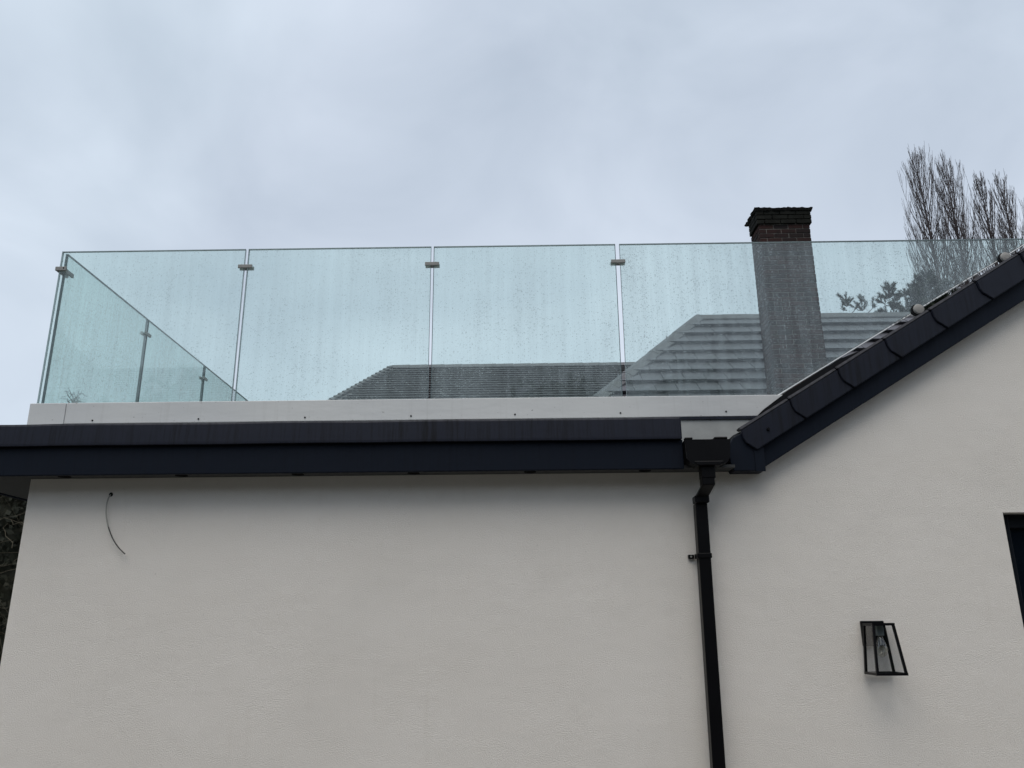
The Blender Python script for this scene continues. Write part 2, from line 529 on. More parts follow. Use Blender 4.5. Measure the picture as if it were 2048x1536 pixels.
MB().box(.7935, .800, -.172, -.10, 2.485, 2.598).build('trim_end_cap', 'trim', house, bevel=.003)
MB().box(FX0-.02, .79, -.119, .115, 2.506, 2.572).build('roof_edge_fill', 'grp', house)

# terrace upstand (pale curb) with its flashing panels and screws
CY = .12
curb = MB().box(-2.697, -2.497, CY, CY+.03, 2.60, 2.790).build('curb_panel', 'curb', house, bevel=.003)
MB().box(-2.494, 1.52, CY, CY+.03, 2.672, 2.790).build('curb_panel', 'curb', house, bevel=.003)
MB().box(-2.494, 1.34, CY+.002, CY+.028, 2.44, 2.6715).build('curb_base', 'grp', house)
MB().box(-2.695, 1.36, CY+.031, CY+.12, 2.5725, 2.786).build('curb_core', 'grp', house)
MB().box(-2.697, -2.60, CY+.121, 5.0, 2.5725, 2.788).build('side_curb', 'curb', house, bevel=.003)
MB().box(.80, 1.30, CY-.006, CY+.0345, 2.655, 2.6715).build('curb_shadow_strip', 'trim', house)  # dark strip standing in for the shadow line under the curb
for px in (185, 397, 610, 822, 1030, 1241, 1452):
    c = at(px, 841-(px-185)*.0142, CY)
    MB().cyl((c.x, CY-.003, c.z), (0, 1, 0), .0045, .006, 10).build('screw', 'void', house)

# gable roof: slab, tile courses, barge board, verge caps
UX = Vector((1, 0, SL)).normalized()          # up the slope
VN = Vector((SL, 0, -1)).normalized()         # perpendicular, downwards
BASE = Vector((VX, 0, VZ))
def gp(u, v, y): 
    p = BASE + UX*u + VN*v
    return (p.x, y, p.z)
ULEN = (APX-VX)*math.sqrt(1+SL*SL)
MB().prism([gp(-.02, .045, -.06), gp(ULEN, .045, -.06), gp(ULEN, .16, -.06), gp(.05, .16, -.06)], (0, 5.2, 0)).build('roof_slope', 'slate_dark', house)
rr = MB(); BX = Vector((2*APX-VX, 0, VZ))
ux2 = Vector((-1, 0, SL)).normalized(); vn2 = Vector((-SL, 0, -1)).normalized()
rr.prism([tuple(BX+ux2*a+vn2*b+Vector((0, -.06, 0))) for a, b in ((-.02, .03), (ULEN, .03), (ULEN, .16), (.05, .16))], (0, 5.2, 0)).build('roof_slope', 'slate_dark', house)
GA = .265*math.sqrt(1+SL*SL)
tcm = MB().prism([(-.03, 0, -.022), (GA+.03, 0, -.045), (GA+.03, 0, -.030), (-.03, 0, .004)], (0, 5.0, 0)).mesh('tile_course')
for k in range(int(ULEN/GA)):
    o = link('tile_course', tcm, 'slate_dark', house)
    o.matrix_basis = Matrix.Translation(Vector(gp(k*GA, .012, -.055))) @ Matrix.Rotation(-math.atan(SL), 4, 'Y')
bb = MB()
bb.prism([gp(.045, .09, -.078), gp(ULEN, .09, -.078), gp(ULEN, .226, -.078), gp(-.02, .226, -.078)], (0, .076, 0)).build('bargeboard', 'navy', house, bevel=.003)
# boxed end below the verge
bx = MB()
bx.prism([(1.064, -.098, 2.334), (1.217, -.098, 2.334), (1.217, -.098, 2.50), (1.125, -.098, 2.535), (1.072, -.098, 2.505), (1.050, -.098, 2.470), (1.045, -.098, 2.42), (1.050, -.098, 2.365)], (0, .097, 0)).build('box_end', 'navy', house, bevel=.004)
MB().box(1.172, 1.221, -.1025, -.0985, 2.330, 2.485).build('box_end_cover', 'navy', house, bevel=.0015)
# verge caps
capp = [(0, 0), (-.014, .038), (-.016, .066), (-.008, .082), (.010, .124), (GA+.010, .124), (GA-.006, .082), (GA-.012, .066), (GA-.012, .03), (GA-.002, 0)]
def capmesh():
    m = MB(); n = len(capp)
    def pt(u, v, y): return (UX.x*u+VN.x*v, y, UX.z*u+VN.z*v)
    fr = [pt(u, v, -.105 - .010*(1-u/GA)) for u, v in capp]
    bk = [pt(u, v, -.082) for u, v in capp]
    m.v += fr+bk
    m.f.append(tuple(range(n))); m.mi.append(0)
    for k in range(n):
        m.f.append((k, k+n, (k+1) % n + n, (k+1) % n)); m.mi.append(0)
    m.f.append(tuple(reversed(range(n, 2*n)))); m.mi.append(0)
    # top return over the tiles
    m.prism([pt(0.0, -.0015, -.112), pt(GA-.002, -.0015, -.102), pt(GA-.002, -.016, -.092), pt(0, -.018, -.098)], (0, .052, 0))
    return m.mesh('verge_cap')
cm = capmesh()
b = bmesh.new(); b.from_mesh(cm); bmesh.ops.bevel(b, geom=[e for e in b.edges if e.is_manifold and e.calc_face_angle(0) > .5], offset=.0035, segments=2, affect='EDGES', clamp_overlap=True); b.to_mesh(cm); b.free()
for k in range(int(ULEN/GA)):
    o = link('verge_cap', cm, 'cap', house)
    o.matrix_basis = Matrix.Translation(Vector(gp(k*GA, .012, 0)))
c = at(1537, 858, -.118)
MB().cyl((c.x, -.122, c.z), (0, 1, 0), .007, .012, 10, .009).build('screw', 'black', house)

# ================================================================= GLASS BALUSTRADE
bal = thing('glass_balustrade', 'frameless green-tinted glass balustrade wet with rain around the roof terrace', 'balustrade', (-2.68, .18, 2.79))
GY, GT, TH = .17, 3.727, .0175
GB = 2.770
def panel(poly, nrm, mat, name='glass_panel', ed=.0021):
    """poly: outline in the panel plane (list of 3d points), nrm: thickness direction; the arrissed rim is its own face band"""
    nrm = Vector(nrm).normalized()
    P = [Vector(p) for p in poly]; n = len(P)
    # inset outline
    ins = []
    for k in range(n):
        a, b_, c_ = P[k-1], P[k], P[(k+1) % n]
        d1 = (b_-a).normalized(); d2 = (c_-b_).normalized()
        n1_ = nrm.cross(d1); n2_ = nrm.cross(d2)
        m_ = (n1_+n2_); m_ = m_/max(.2, (1+n1_.dot(n2_)))
        ins.append(b_+m_*ed)
    cen = sum(P, Vector())/n
    if (ins[0]-cen).length > (P[0]-cen).length:
        ins = [2*P[k]-ins[k] for k in range(n)]
    m = MB()
    h = nrm*(TH/2)
    rim = nrm*(TH/2-.0015)
    m.v = [tuple(p-h) for p in ins] + [tuple(p-rim) for p in P] + [tuple(p+rim) for p in P] + [tuple(p+h) for p in ins]
    m.f = [tuple(range(n)), tuple(reversed(range(3*n, 4*n)))]; m.mi = [0, 0]
    for r in range(3):
        for k in range(n):
            m.f.append((r*n+k, (r+1)*n+k, (r+1)*n+(k+1) % n, r*n+(k+1) % n)); m.mi.append(2 if (r == 1 and mat != 'glassS') else 1)
    o = m.build(name, (mat, 'edge', 'edge_lit'), bal)
    return o
J = [(-2.687, at(492.7, 500, GY).x), (at(498.2, 500, GY).x, at(863, 495, GY).x), (at(868, 495, GY).x, at(1230, 490, GY).x)]
for a, b_ in J:
    panel([(a, GY, GB), (b_, GY, GB), (b_, GY, GT), (a, GY, GT)], (0, 1, 0), 'glassA')
X4 = at(1238, 490, GY).x
def rake(x): return 2.798 + .588*(x-1.40)
XE = (GT-2.798)/.588 + 1.40 - .06
panel([(X4, GY, GB), (1.36, GY, GB), (1.40, GY, rake(1.40)), (XE, GY, rake(XE)), (XE, GY, GT), (X4, GY, GT)], (0, 1, 0), 'glassB')
SX = -2.676
SJ = [.192, 1.262, 2.335, 3.405, 4.48]
for k in range(4):
    panel([(SX, SJ[k]+.004, GB), (SX, SJ[k+1]-.008, GB), (SX, SJ[k+1]-.008, GT), (SX, SJ[k]+.004, GT)], (1, 0, 0), 'glassS')
# white strip painting the sky light refracted along the raked glass edge
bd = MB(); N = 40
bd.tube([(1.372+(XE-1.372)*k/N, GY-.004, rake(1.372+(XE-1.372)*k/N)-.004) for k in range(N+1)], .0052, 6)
bd.build('raked_edge_glint', 'drop_glint', bal)
# dark flashing strip closing the gap between raked pane and verge
m = MB(); m.prism([(1.14, .10, verge(1.14)-.02), (1.95, .10, verge(1.95)-.02), (1.95, .10, verge(1.95)+.006), (1.74, .10, rake(1.74)-.016), (1.42, .10, rake(1.42)-.022), (1.30, .10, verge(1.3)+.035)], (0, .012, 0))
m.build('flashing', 'black', house)
# pane clamps
def clamp(c, along, across, w=.082, h=.021, t=.012):
    c = Vector(c); al = Vector(along); ac = Vector(across)
    m = MB()
    for s in (-1, 1):
        o = c + ac*(s*(TH/2+.001+t/2))
        P = [o+al*(i*w/2)+Vector((0, 0, j*h/2))-ac*(t/2) for i, j in ((-1, -1), (1, -1), (1, 1), (-1, 1))]
        m.prism(P, ac*t)
    m.prism([c+al*(i*.004)+Vector((0, 0, j*h*.4))-ac*(TH/2+.001) for i, j in ((-1, -1), (1, -1), (1, 1), (-1, 1))], ac*(TH+.002))
    o = m.build('clamp', 'clamp', bal, bevel=.0018)
    return o
CZ = at(492, 532, GY-.02).z
for a, b_ in ((J[0][1], J[1][0]), (J[1][1], J[2][0]), (J[2][1], X4)):
    clamp(((a+b_)/2, GY, CZ), (1, 0, 0), (0, 1, 0))
for k in (1, 2, 3):
    clamp((SX, SJ[k]-.002, CZ), (0, 1, 0), (1, 0, 0))
m = MB(); cx = at(126.5, 540, GY-.02)
m.box(-2.703, -2.640, GY-TH/2-.014, GY-TH/2-.001, CZ-.012, CZ+.012)
m.box(-2.703, SX-TH/2-.0015, GY-TH/2-.0005, .262, CZ-.0115, CZ+.0115)
m.box(SX+TH/2+.001, SX+TH/2+.013, GY+TH/2+.001, .262, CZ-.012, CZ+.012)
cc = m.build('corner_clamp', 'clamp', bal, bevel=.0018)
MB().cyl((-2.654, GY-TH/2-.0148, CZ+.002), (0, 1, 0), .0042, .004, 10).build('screw', 'void', cc)
# round standoff buttons on the raked pane
for px, py in ((1838, 618), (2012, 514)):
    c = at(px, py, GY-.03)
    m = MB(); m.tube([(c.x, GY-.010, c.z), (c.x, GY-.030, c.z), (c.x, GY-.036, c.z), (c.x, GY-.039, c.z)], [.030, .030, .026, .012], 24)
    m.build('standoff_button', 'disc', bal)
    m = MB(); m.tube([(c.x-.008, GY-.0095, c.z-.004), (c.x-.008, GY-.0225, c.z-.004)], [.034, .034], 20)
    m.build('standoff_washer', 'black', bal)

# ================================================================= GUTTER AND DOWNPIPE
gut = thing('drainpipe', 'black plastic gutter end and square downpipe running down the white wall', 'drainpipe', (.885, -.05, 0))
m = MB()
gx0, gx1, gz0, gz1 = .806, 1.030, 2.350, 2.474
def gsec(y):
    return [(gx0, y, gz1), (gx0+.004, y, gz0+.03), (gx0+.018, y, gz0+.008), (gx0+.04, y, gz0), (gx1-.045, y, gz0), (gx1-.022, y, gz0+.010), (gx1-.008, y, gz0+.035), (gx1, y, gz1)]
m.prism(gsec(-.205), (0, .006, 0))
# open channel running back between the two roofs
i0 = len(m.v); ns = 8
for y in (-.1985, .11): m.v += gsec(y)
for k in range(ns-1): m.f.append((i0+k, i0+k+1, i0+ns+k+1, i0+ns+k)); m.mi.append(0)
m.build('gutter', 'black', gut)
MB().box(gx0+.0, gx0+.040, -.204, -.17, gz1+.001, gz1+.012).build('gutter_clip', 'black', gut, bevel=.005)
MB().box(gx1-.078, gx1-.012, -.204, -.15, gz1+.001, gz1+.014).build('gutter_clip', 'black', gut, bevel=.006)
m = MB()
m.prism([(.84, -.208, gz0+.016), (.99, -.208, gz0+.016), (.972, -.208, gz0-.006), (.858, -.208, gz0-.006)], (0, .10, 0))
m.build('outlet', 'black', gut, bevel=.004)
def ring(cx, cy, z, w, d): return [(cx-w/2, cy-d/2, z), (cx+w/2, cy-d/2, z), (cx+w/2, cy+d/2, z), (cx-w/2, cy+d/2, z)]
def loft(rings, name, mat, parent, bevel=.004):
    m = MB()
    for r in rings: m.v += r
    for k in range(len(rings)-1):
        for q in range(4):
            m.f.append((k*4+q, k*4+(q+1) % 4, k*4+4+(q+1) % 4, k*4+4+q)); m.mi.append(0)
    m.f.append((3, 2, 1, 0)); e_ = 4*len(rings)-4; m.f.append((e_, e_+1, e_+2, e_+3)); m.mi += [0, 0]
    return m.build(name, mat, parent, bevel=bevel)
loft([ring(.914, -.155, 2.345, .068, .068), ring(.914, -.155, 2.285, .068, .068)], 'spigot', 'black', gut)
loft([ring(.912, -.155, 2.290, .062, .062), ring(.912, -.155, 2.252, .062, .062), ring(.893, -.072, 2.205, .062, .062), ring(.892, -.07, 2.175, .062, .062)], 'offset_bend', 'black', gut)
loft([ring(.892, -.07, 2.212, .071, .071), ring(.8915, -.07, 2.178, .071, .071)], 'socket_collar', 'black', gut)
loft([ring(.8905, -.0525, 2.176, .059, .062), ring(.8905-.0165, -.0525, .03, .059, .062)], 'pipe', 'black', gut)
bk = MB(); zc = at(1415, 1111, -.08).z
bk.box(.8865-.036, .8865+.036, -.0885, -.0165, zc-.012, zc+.012)
bracket = bk.build('bracket', 'black', gut, bevel=.003)
MB().box(.8865-.066, .8865-.0365, -.020, -.001, zc-.010, zc+.010).build('bracket_lug', 'black', bracket, bevel=.003)
MB().cyl((.8865-.053, -.023, zc), (0, 1, 0), .005, .004, 10).build('screw', 'clamp', bracket)
bk2 = MB(); bk2.box(.876-.036, .876+.036, -.0885, -.0165, .55, .574)
bk2.build('bracket', 'black', gut, bevel=.003)

# ================================================================= WALL LANTERN
lan = thing('wall_lantern', 'black tapered wall lantern with clear glass on the white wall', 'wall light', (1.68, 0, 1.38))
lx = 1.686
ZT, ZB = 1.592, 1.372
D0, D1T, D1B = -.030, -.135, -.160            # back and front depths
def lc(t, sx, back):
    """corner of the lantern body; t 0 top..1 bottom"""
    wv = .0465 + (.066-.0465)*t
    return Vector((lx+sx*wv, D0 if back else D1T+(D1B-D1T)*t, ZT+(ZB-ZT)*t))
MB().box(lx-.055, lx+.055, -.020, -.001, 1.492, 1.608).build('backplate', 'black', lan, bevel=.003)
MB().box(lx-.045, lx+.045, D1T+.012, -.0205, ZT-.004, ZT+.004).build('top_plate', 'black', lan, bevel=.001)
MB().box(lx-.015, lx+.015, -.0315, -.0205, 1.545, 1.575).build('arm', 'black', lan)
def bar(p, q, w, name):
    m = MB(); p = Vector(p); q = Vector(q)
    m.tube([p, q], w*.7071, 4)
    return m.build(name, 'black', lan)
for sx in (-1, 1):
    for back in (True, False):
        a, b_ = lc(0, sx, back), lc(1, sx, back)
        m = MB(); h = .0055
        m.v = [(a.x+i*h, a.y+j*h, a.z) for i, j in ((-1, -1), (1, -1), (1, 1), (-1, 1))]+[(b_.x+i*h, b_.y+j*h, b_.z) for i, j in ((-1, -1), (1, -1), (1, 1), (-1, 1))]
        m.f = [(0, 1, 2, 3), (7, 6, 5, 4)]+[(k, k+4, (k+1) % 4+4, (k+1) % 4) for k in range(4)]; m.mi = [0]*6
        m.build('post', 'black', lan)
for t, nm in ((0, 'top_rail'), (1, 'bottom_rail')):
    z = ZT if t == 0 else ZB
    A, B, C, D_ = lc(t, -1, False), lc(t, 1, False), lc(t, 1, True), lc(t, -1, True)
    h = .006
    m = MB()
    m.box(A.x-h, B.x+h, A.y-h, A.y+h, z-h, z+h)
    m.box(D_.x-h, C.x+h, D_.y-h, D_.y+h, z-h, z+h)
    m.box(A.x-h, A.x+h, A.y+h, D_.y-h, z-h+.0004, z+h-.0004)
    m.box(B.x-h, B.x+h, B.y+h, C.y-h, z-h+.0004, z+h-.0004)
    m.build(nm, 'black', lan)
for (s0, b0), (s1, b1) in (((-1, False), (1, False)), ((-1, True), (-1, False)), ((1, False), (1, True)), ((1, True), (-1, True))):
    m = MB(); m.face([lc(.02, s0, b0), lc(.02, s1, b1), lc(.98, s1, b1), lc(.98, s0, b0)])
    o = m.build('glass_pane', 'lanternglass', lan)
m = MB(); m.box(lx-.0165, lx+.0165, -.098, -.066, ZT-.052, ZT-.0045)
m.build('lamp_holder', 'pewter', lan, bevel=.003)
m = MB(); zb = ZT-.0525
m.tube([(lx, -.082, zb), (lx, -.082, zb-.014), (lx, -.082, zb-.035), (lx, -.082, zb-.062), (lx, -.082, zb-.085), (lx, -.082, zb-.096)], [.012, .014, .024, .029, .021, .006], 18)
m.build('bulb', 'bulbglass', lan, smooth=True)
m = MB(); m.tube([(lx, -.082, zb-.005), (lx, -.082, zb-.04)], [.004, .003], 8)
m.tube([(lx-.012, -.082, zb-.03), (lx-.006, -.084, zb-.066), (lx, -.080, zb-.035), (lx+.006, -.084, zb-.066), (lx+.012, -.082, zb-.03)], .0011, 5)
m.build('filament', 'cable', lan)

# ================================================================= LOOSE CABLE
cp = [(222, 989, -.001), (217, 996, -.014), (213, 1012, -.018), (213, 1035, -.020), (218, 1058, -.022), (227, 1080, -.024), (238, 1096, -.026), (250, 1108, -.027)]
def smoothpts(P, n=6):
    o = []
    for k in range(len(P)-1):
        p0, p1, p2, p3 = P[max(0, k-1)], P[k], P[k+1], P[min(len(P)-1, k+2)]
        for q in range(n):
            t = q/n
            o.append(.5*((2*p1)+(p2-p0)*t+(2*p0-5*p1+4*p2-p3)*t*t+(3*p1-p0-3*p2+p3)*t**3))
    return o+[P[-1]]
cpts = smoothpts([at(*q) for q in cp])
cable = MB().tube(cpts[:24], .0034, 8).build('loose_cable', 'cable', None, smooth=True)
tag(cable, 'thin loose cable poking out of the white wall under the eaves', 'cable')
MB().tube(cpts[23:], .0030, 8).build('cable_shaded_end', 'cableshade', cable, smooth=True)  # lower length of the same cable, its shade painted as dark colour
hp = at(222, 989, 0)
MB().tube([(hp.x, -.004, hp.z), (hp.x, .0, hp.z)], [.006, .011], 12).build('wall_hole', 'void', cable)

# ================================================================= NEIGHBOUR HOUSE, LARGE GREY TILES
S45 = math.sqrt(.5)
def roof_frame(Yr, zr):
    R0 = Vector((0, Yr, zr))
    U = Vector((1, 0, 0)); S = Vector((0, -S45, -S45)); Nn = Vector((0, -S45, S45))
    return lambda u, s, n: R0 + U*u + S*s + Nn*n
YR2 = 9.6
r2p = at(1395, 633, YR2)
X2, Z2 = r2p.x, r2p.z - .05
XE2 = 9.2
F2 = roof_frame(YR2, Z2)
SLEN2 = 3.45
nh = thing('neighbour_house', 'neighbouring house with large flat grey roof tiles and a tall brick chimney', 'house', (X2, YR2, 0))
def hip_base(X, XE, Y, Z, sl, name, mat, parent):
    d = sl*S45
    m = MB()
    A, B = (X, Y, Z), (XE, Y, Z)
    c = [(X-d, Y-d, Z-d), (XE+d, Y-d, Z-d), (XE+d, Y+d, Z-d), (X-d, Y+d, Z-d)]
    m.v = [A, B]+c
    m.f = [(2, 3, 1, 0), (3, 4, 1), (4, 5, 0, 1), (5, 2, 0), (5, 4, 3, 2)]; m.mi = [0]*5
    return m.build(name, mat, parent)
roof2 = hip_base(X2, XE2, YR2, Z2, SLEN2, 'roof', 'slate_dark', nh)
d2 = SLEN2*S45 - .25
MB().box(X2-d2, XE2+d2, YR2-d2, YR2+d2, 0, Z2-SLEN2*S45+.02).build('wall', 'housewall', nh)
G2, W2 = .345, .330
def tilemesh(u0a, u0b, u1, ln):
    # wedge tile, origin at its top-left on the roof plane: u across, s down, n out; left edge may be cut on the hip
    th = lambda s: (.006+.026*s/ln, .014+.074*s/ln)
    m = MB()
    a0, a1 = th(0); b0, b1 = th(ln)
    P = lambda u, s, n_: (u, -S45*s-S45*n_, -S45*s+S45*n_)
    m.v = [P(u0a, 0, a0), P(u1, 0, a0), P(u1, ln-.035, b0), P(u0b, ln-.035, b0), P(u0a, 0, a1), P(u1, 0, a1), P(u1, ln, b1), P(u0b, ln, b1)]
    m.f = [(0, 1, 2, 3), (7, 6, 5, 4), (0, 4, 5, 1), (1, 5, 6, 2), (2, 6, 7, 3), (3, 7, 4, 0)]; m.mi = [0]*6
    return m.mesh('tile')
LN = G2+.05
full = tilemesh(.005, .005, W2-.005, LN)
full.materials.append(M['slate'])
random.seed(11)
for row in range(9):
    sa = .02 + row*G2
    off = (row % 2)*W2/2
    u = X2 - 3 - off
    while u < XE2:
        ua = X2 - (sa)*S45 + .02; ub = X2 - (sa+LN)*S45 + .02
        if u+W2 > ub+.03:
            if u >= ua: me = full
            else:
                la, lb = min(max(ua-u, .0025), W2-.004), max(ub-u, .0025)
                me = tilemesh(la, lb, W2-.0025, LN); me.materials.append(M['slate'])
            o = link('tile', me, None, roof2)
            p = F2(u, sa + random.uniform(-.004, .004), random.uniform(0, .003))
            o.location = p
            o.rotation_euler = (random.uniform(-.006, .006), random.uniform(-.004, .004), 0)
        u += W2
def ridge_piece(name, P0, P1, n_up, wid, drop, mat, parent, root, raise_=.03):
    """angular ridge or hip cap from P0 to P1"""
    P0 = Vector(P0); P1 = Vector(P1); d = (P1-P0).normalized()
    up = Vector(n_up); up = (up-d*up.dot(d)).normalized(); sd_ = d.cross(up)
    m = MB()
    sec = [(-wid, -drop), (-wid*.35, -.012), (0, .0), (wid*.35, -.012), (wid, -drop), (wid, -drop-.022), (0, -.03), (-wid, -drop-.022)]
    poly = [P0+sd_*a+up*(b_+raise_) for a, b_ in sec]
    m.prism(poly, P1-P0)
    o = m.build(name, mat, parent)
    return o
k = 0; u = X2-.02
while u < XE2:
    ridge_piece('ridge_tile', (u, YR2, Z2+.048+.004*(k % 2)), (min(u+.452, XE2), YR2, Z2+.048+.004*(k % 2)), (0, 0, 1), .125, .115, 'ridge', roof2, nh)
    u += .455; k += 1
hd = Vector((-1, -1, -1)).normalized()
hn = Vector((-.5, -.5, 1)).normalized()
HP = Vector((X2, YR2, Z2))
for k in range(9):
    ridge_piece('hip_tile', HP+hd*(k*.46-.02)+hn*(.055+.003*(k % 2)), HP+hd*(k*.46+.437)+hn*(.059+.003*(k % 2)), hn, .15, .095, 'ridge', roof2, nh)

# chimney stack on that house
CHY = 7.1; cx0 = 3.687; BM, BH = .225, .075
CW, CDp = 3.5*BM, 2*BM
chim_top = 7.71
NC = 38
cz0 = chim_top - 3*BH - NC*BH
ch = MB().box(cx0+.008, cx0+CW-.018, CHY+.008, CHY+CDp-.018, 0, chim_top-.01).build('chimney', 'mortar', nh)
ch['label'] = 'tall dark brick chimney with crumbling cement top'
def brickmesh(lx_, ly_, name='brick'):
    m = MB().box(0, lx_-.010, 0, ly_-.010, 0, BH-.010)
    me = m.mesh(name)
    b = bmesh.new(); b.from_mesh(me); bmesh.ops.bevel(b, geom=b.edges[:], offset=.004, segments=1, affect='EDGES'); b.to_mesh(me); b.free()
    me.materials.append(M['brick'])
    return me
br_s, br_h, br_q = brickmesh(BM, BM/2), brickmesh(BM/2, BM/2), brickmesh(BM/2, BM)
random.seed(21)
def put(me, x, y, z):
    if z > chim_top-3*BH-.02: me = sooty[me.name]
    o = link('brick', me, None, ch)
    o.location = (x+random.uniform(-.0025, .0025), y+random.uniform(-.003, .003), z+random.uniform(-.0015, .0015))
    return o
rest = MB()
sooty = {}
for me_ in (br_s, br_h, br_q):
    sooty[me_.name] = me_.copy(); sooty[me_.name].materials[0] = M['sooty']
nb = 0
for r in range(NC+3):
    z = cz0 + r*BH
    cor = .030 if r >= NC else 0
    xo, yo = cx0-cor, CHY-cor
    sc_x = 1 if not cor else (CW+2*cor)/CW
    row = [(0, br_s), (1, br_s), (2, br_s), (3, br_h)] if r % 2 else [(0, br_h), (.5, br_s), (1.5, br_s), (2.5, br_s)]
    vis = z > 4.75
    for q, me in row:
        if vis:
            o = put(me, xo+q*BM*sc_x, yo, z); o.scale = (sc_x, 1, 1); nb += 1
        else:
            rest.box(xo+q*BM, xo+q*BM+(BM if me is br_s else BM/2)-.01, yo, yo+BM/2-.01, z, z+BH-.01)
    # left face: one header end showing already, then stretchers along the depth
    yy = yo+BM/2
    if vis:
        put(br_q, xo, yy, z); nb += 1
        put(br_h, xo, yy+BM, z); nb += 1
    else:
        rest.box(xo, xo+BM/2-.01, yy, yo+CDp-.01, z, z+BH-.01)
    # right and back faces
    xr = cx0+CW+cor-BM/2
    rest.box(xr, xr+BM/2-.01, yy, yy+BM-.01, z, z+BH-.01)
    rest.box(xr, xr+BM/2-.01, yy+BM, yy+1.5*BM+2*cor-.01, z, z+BH-.01)
    for q in range(3):
        rest.box(xo+BM/2+q*BM*.83, xo+BM/2+(q+1)*BM*.83-.01, yo+CDp+2*cor-BM/2, yo+CDp+2*cor-.01, z, z+BH-.01)
o = rest.build('brick_rear', 'brick', ch); o['kind'] = 'stuff'
# crumbling flaunching
random.seed(5)
fl = MB(); NX, NY = 22, 12
ov = .065
fx0, fx1, fy0, fy1 = cx0-ov, cx0+CW+ov-.01, CHY-ov, CHY+CDp+ov-.01
def fz(i, j):
    u_, v_ = i/NX, j/NY
    ed_ = min(u_, 1-u_, v_*.6, (1-v_)*.6)
    base = .028 + .055*min(1, ed_*7)
    return chim_top + base + random.uniform(-.010, .012) + (.035 if (u_-.28)**2+(v_-.5)**2*.3 < .018 else 0) + (.028 if (u_-.66)**2+(v_-.4)**2*.3 < .01 else 0)
gidx = {}
for j in range(NY+1):
    for i in range(NX+1):
        gidx[i, j] = len(fl.v)
        fl.v.append((fx0+(fx1-fx0)*i/NX + (random.uniform(-.010, .010) if 0 < j < NY or True else 0), fy0+(fy1-fy0)*j/NY+random.uniform(-.010, .010), fz(i, j)))
for j in range(NY):
    for i in range(NX):
        fl.f.append((gidx[i, j], gidx[i+1, j], gidx[i+1, j+1], gidx[i, j+1])); fl.mi.append(0)
rim_ = [(i, 0) for i in range(NX)]+[(NX, j) for j in range(NY)]+[(i, NY) for i in range(NX, 0, -1)]+[(0, j) for j in range(NY, 0, -1)]
low = []
for i, j in rim_:
    x, y, z = fl.v[gidx[i, j]]
    xc, yc = (fx0+fx1)/2, (fy0+fy1)/2
    low.append(len(fl.v)); fl.v.append((xc+(x-xc)*.955, yc+(y-yc)*.93, chim_top-.012+random.uniform(-.004, .004)))
for k in range(len(rim_)):
    k2 = (k+1) % len(rim_)
    fl.f.append((gidx[rim_[k]], low[k], low[k2], gidx[rim_[k2]])); fl.mi.append(0)
fl.f.append(tuple(reversed(low))); fl.mi.append(0)
o = fl.build('chimney_cap', 'cement', ch)

# ================================================================= NEIGHBOUR HOUSE, SMALL DARK TILES
YR1 = 15.9
r1p = at(782, 729, YR1)
X1, Z1 = r1p.x+.05, r1p.z-.06
XE1, SLEN1 = 9.0, 3.6
F1 = roof_frame(YR1, Z1)
nh1 = thing('neighbour_house', 'far house with a dark hipped roof of small plain tiles in fine rows', 'house', (X1, YR1, 0))
roof1 = hip_base(X1, XE1, YR1, Z1, SLEN1, 'roof', 'plain', nh1)
d1_ = SLEN1*S45-.25
MB().box(X1-d1_, XE1+d1_, YR1-d1_, YR1+d1_, 0, Z1-SLEN1*S45+.02).build('wall', 'housewall', nh1)
G1, W1 = .1185, .19
pt = MB(); random.seed(8)
for row in range(21):
    sa = .06+row*G1; ln = G1+.02
    u = X1-3.0-(row % 2)*W1/2
    while u < 6.5:
        ua = X1-sa*S45+.01
        if u > ua-.04:
            j_ = random.uniform(-.004, .004); k_ = random.uniform(0, .005)
            q = [F1(u+.003, sa+j_, .010), F1(u+W1-.003, sa+j_, .010), F1(u+W1-.003, sa+ln+j_-.040, .012), F1(u+.003, sa+ln+j_-.040, .012),
                 F1(u+.003, sa+j_, .018), F1(u+W1-.003, sa+j_, .018), F1(u+W1-.003, sa+ln+j_, .064+k_), F1(u+.003, sa+ln+j_, .064+k_)]
            i = len(pt.v); pt.v += [tuple(p) for p in q]
            pt.f += [tuple(i+a for a in f) for f in ((0, 1, 2, 3), (7, 6, 5, 4), (0, 4, 5, 1), (1, 5, 6, 2), (2, 6, 7, 3), (3, 7, 4, 0))]; pt.mi += [0]*6
        u += W1
o = pt.build('plain_tiles', 'plain', roof1); o['kind'] = 'stuff'
HP1 = Vector((X1, YR1, Z1))
for k in range(21):
    s0 = k*G1*1.2247*.999
    ridge_piece('hip_tile', HP1+hd*(s0)+hn*.012, HP1+hd*(s0+.165)+hn*(.052), hn, .085, .05, 'plain', roof1, nh1)
u = X1; k = 0
while u < 6.5:
    ridge_piece('ridge_tile', (u, YR1, Z1+.012), (u+.448, YR1, Z1+.022), (0, 0, 1), .115, .10, 'ridge', roof1, nh1)
    u += .452; k += 1

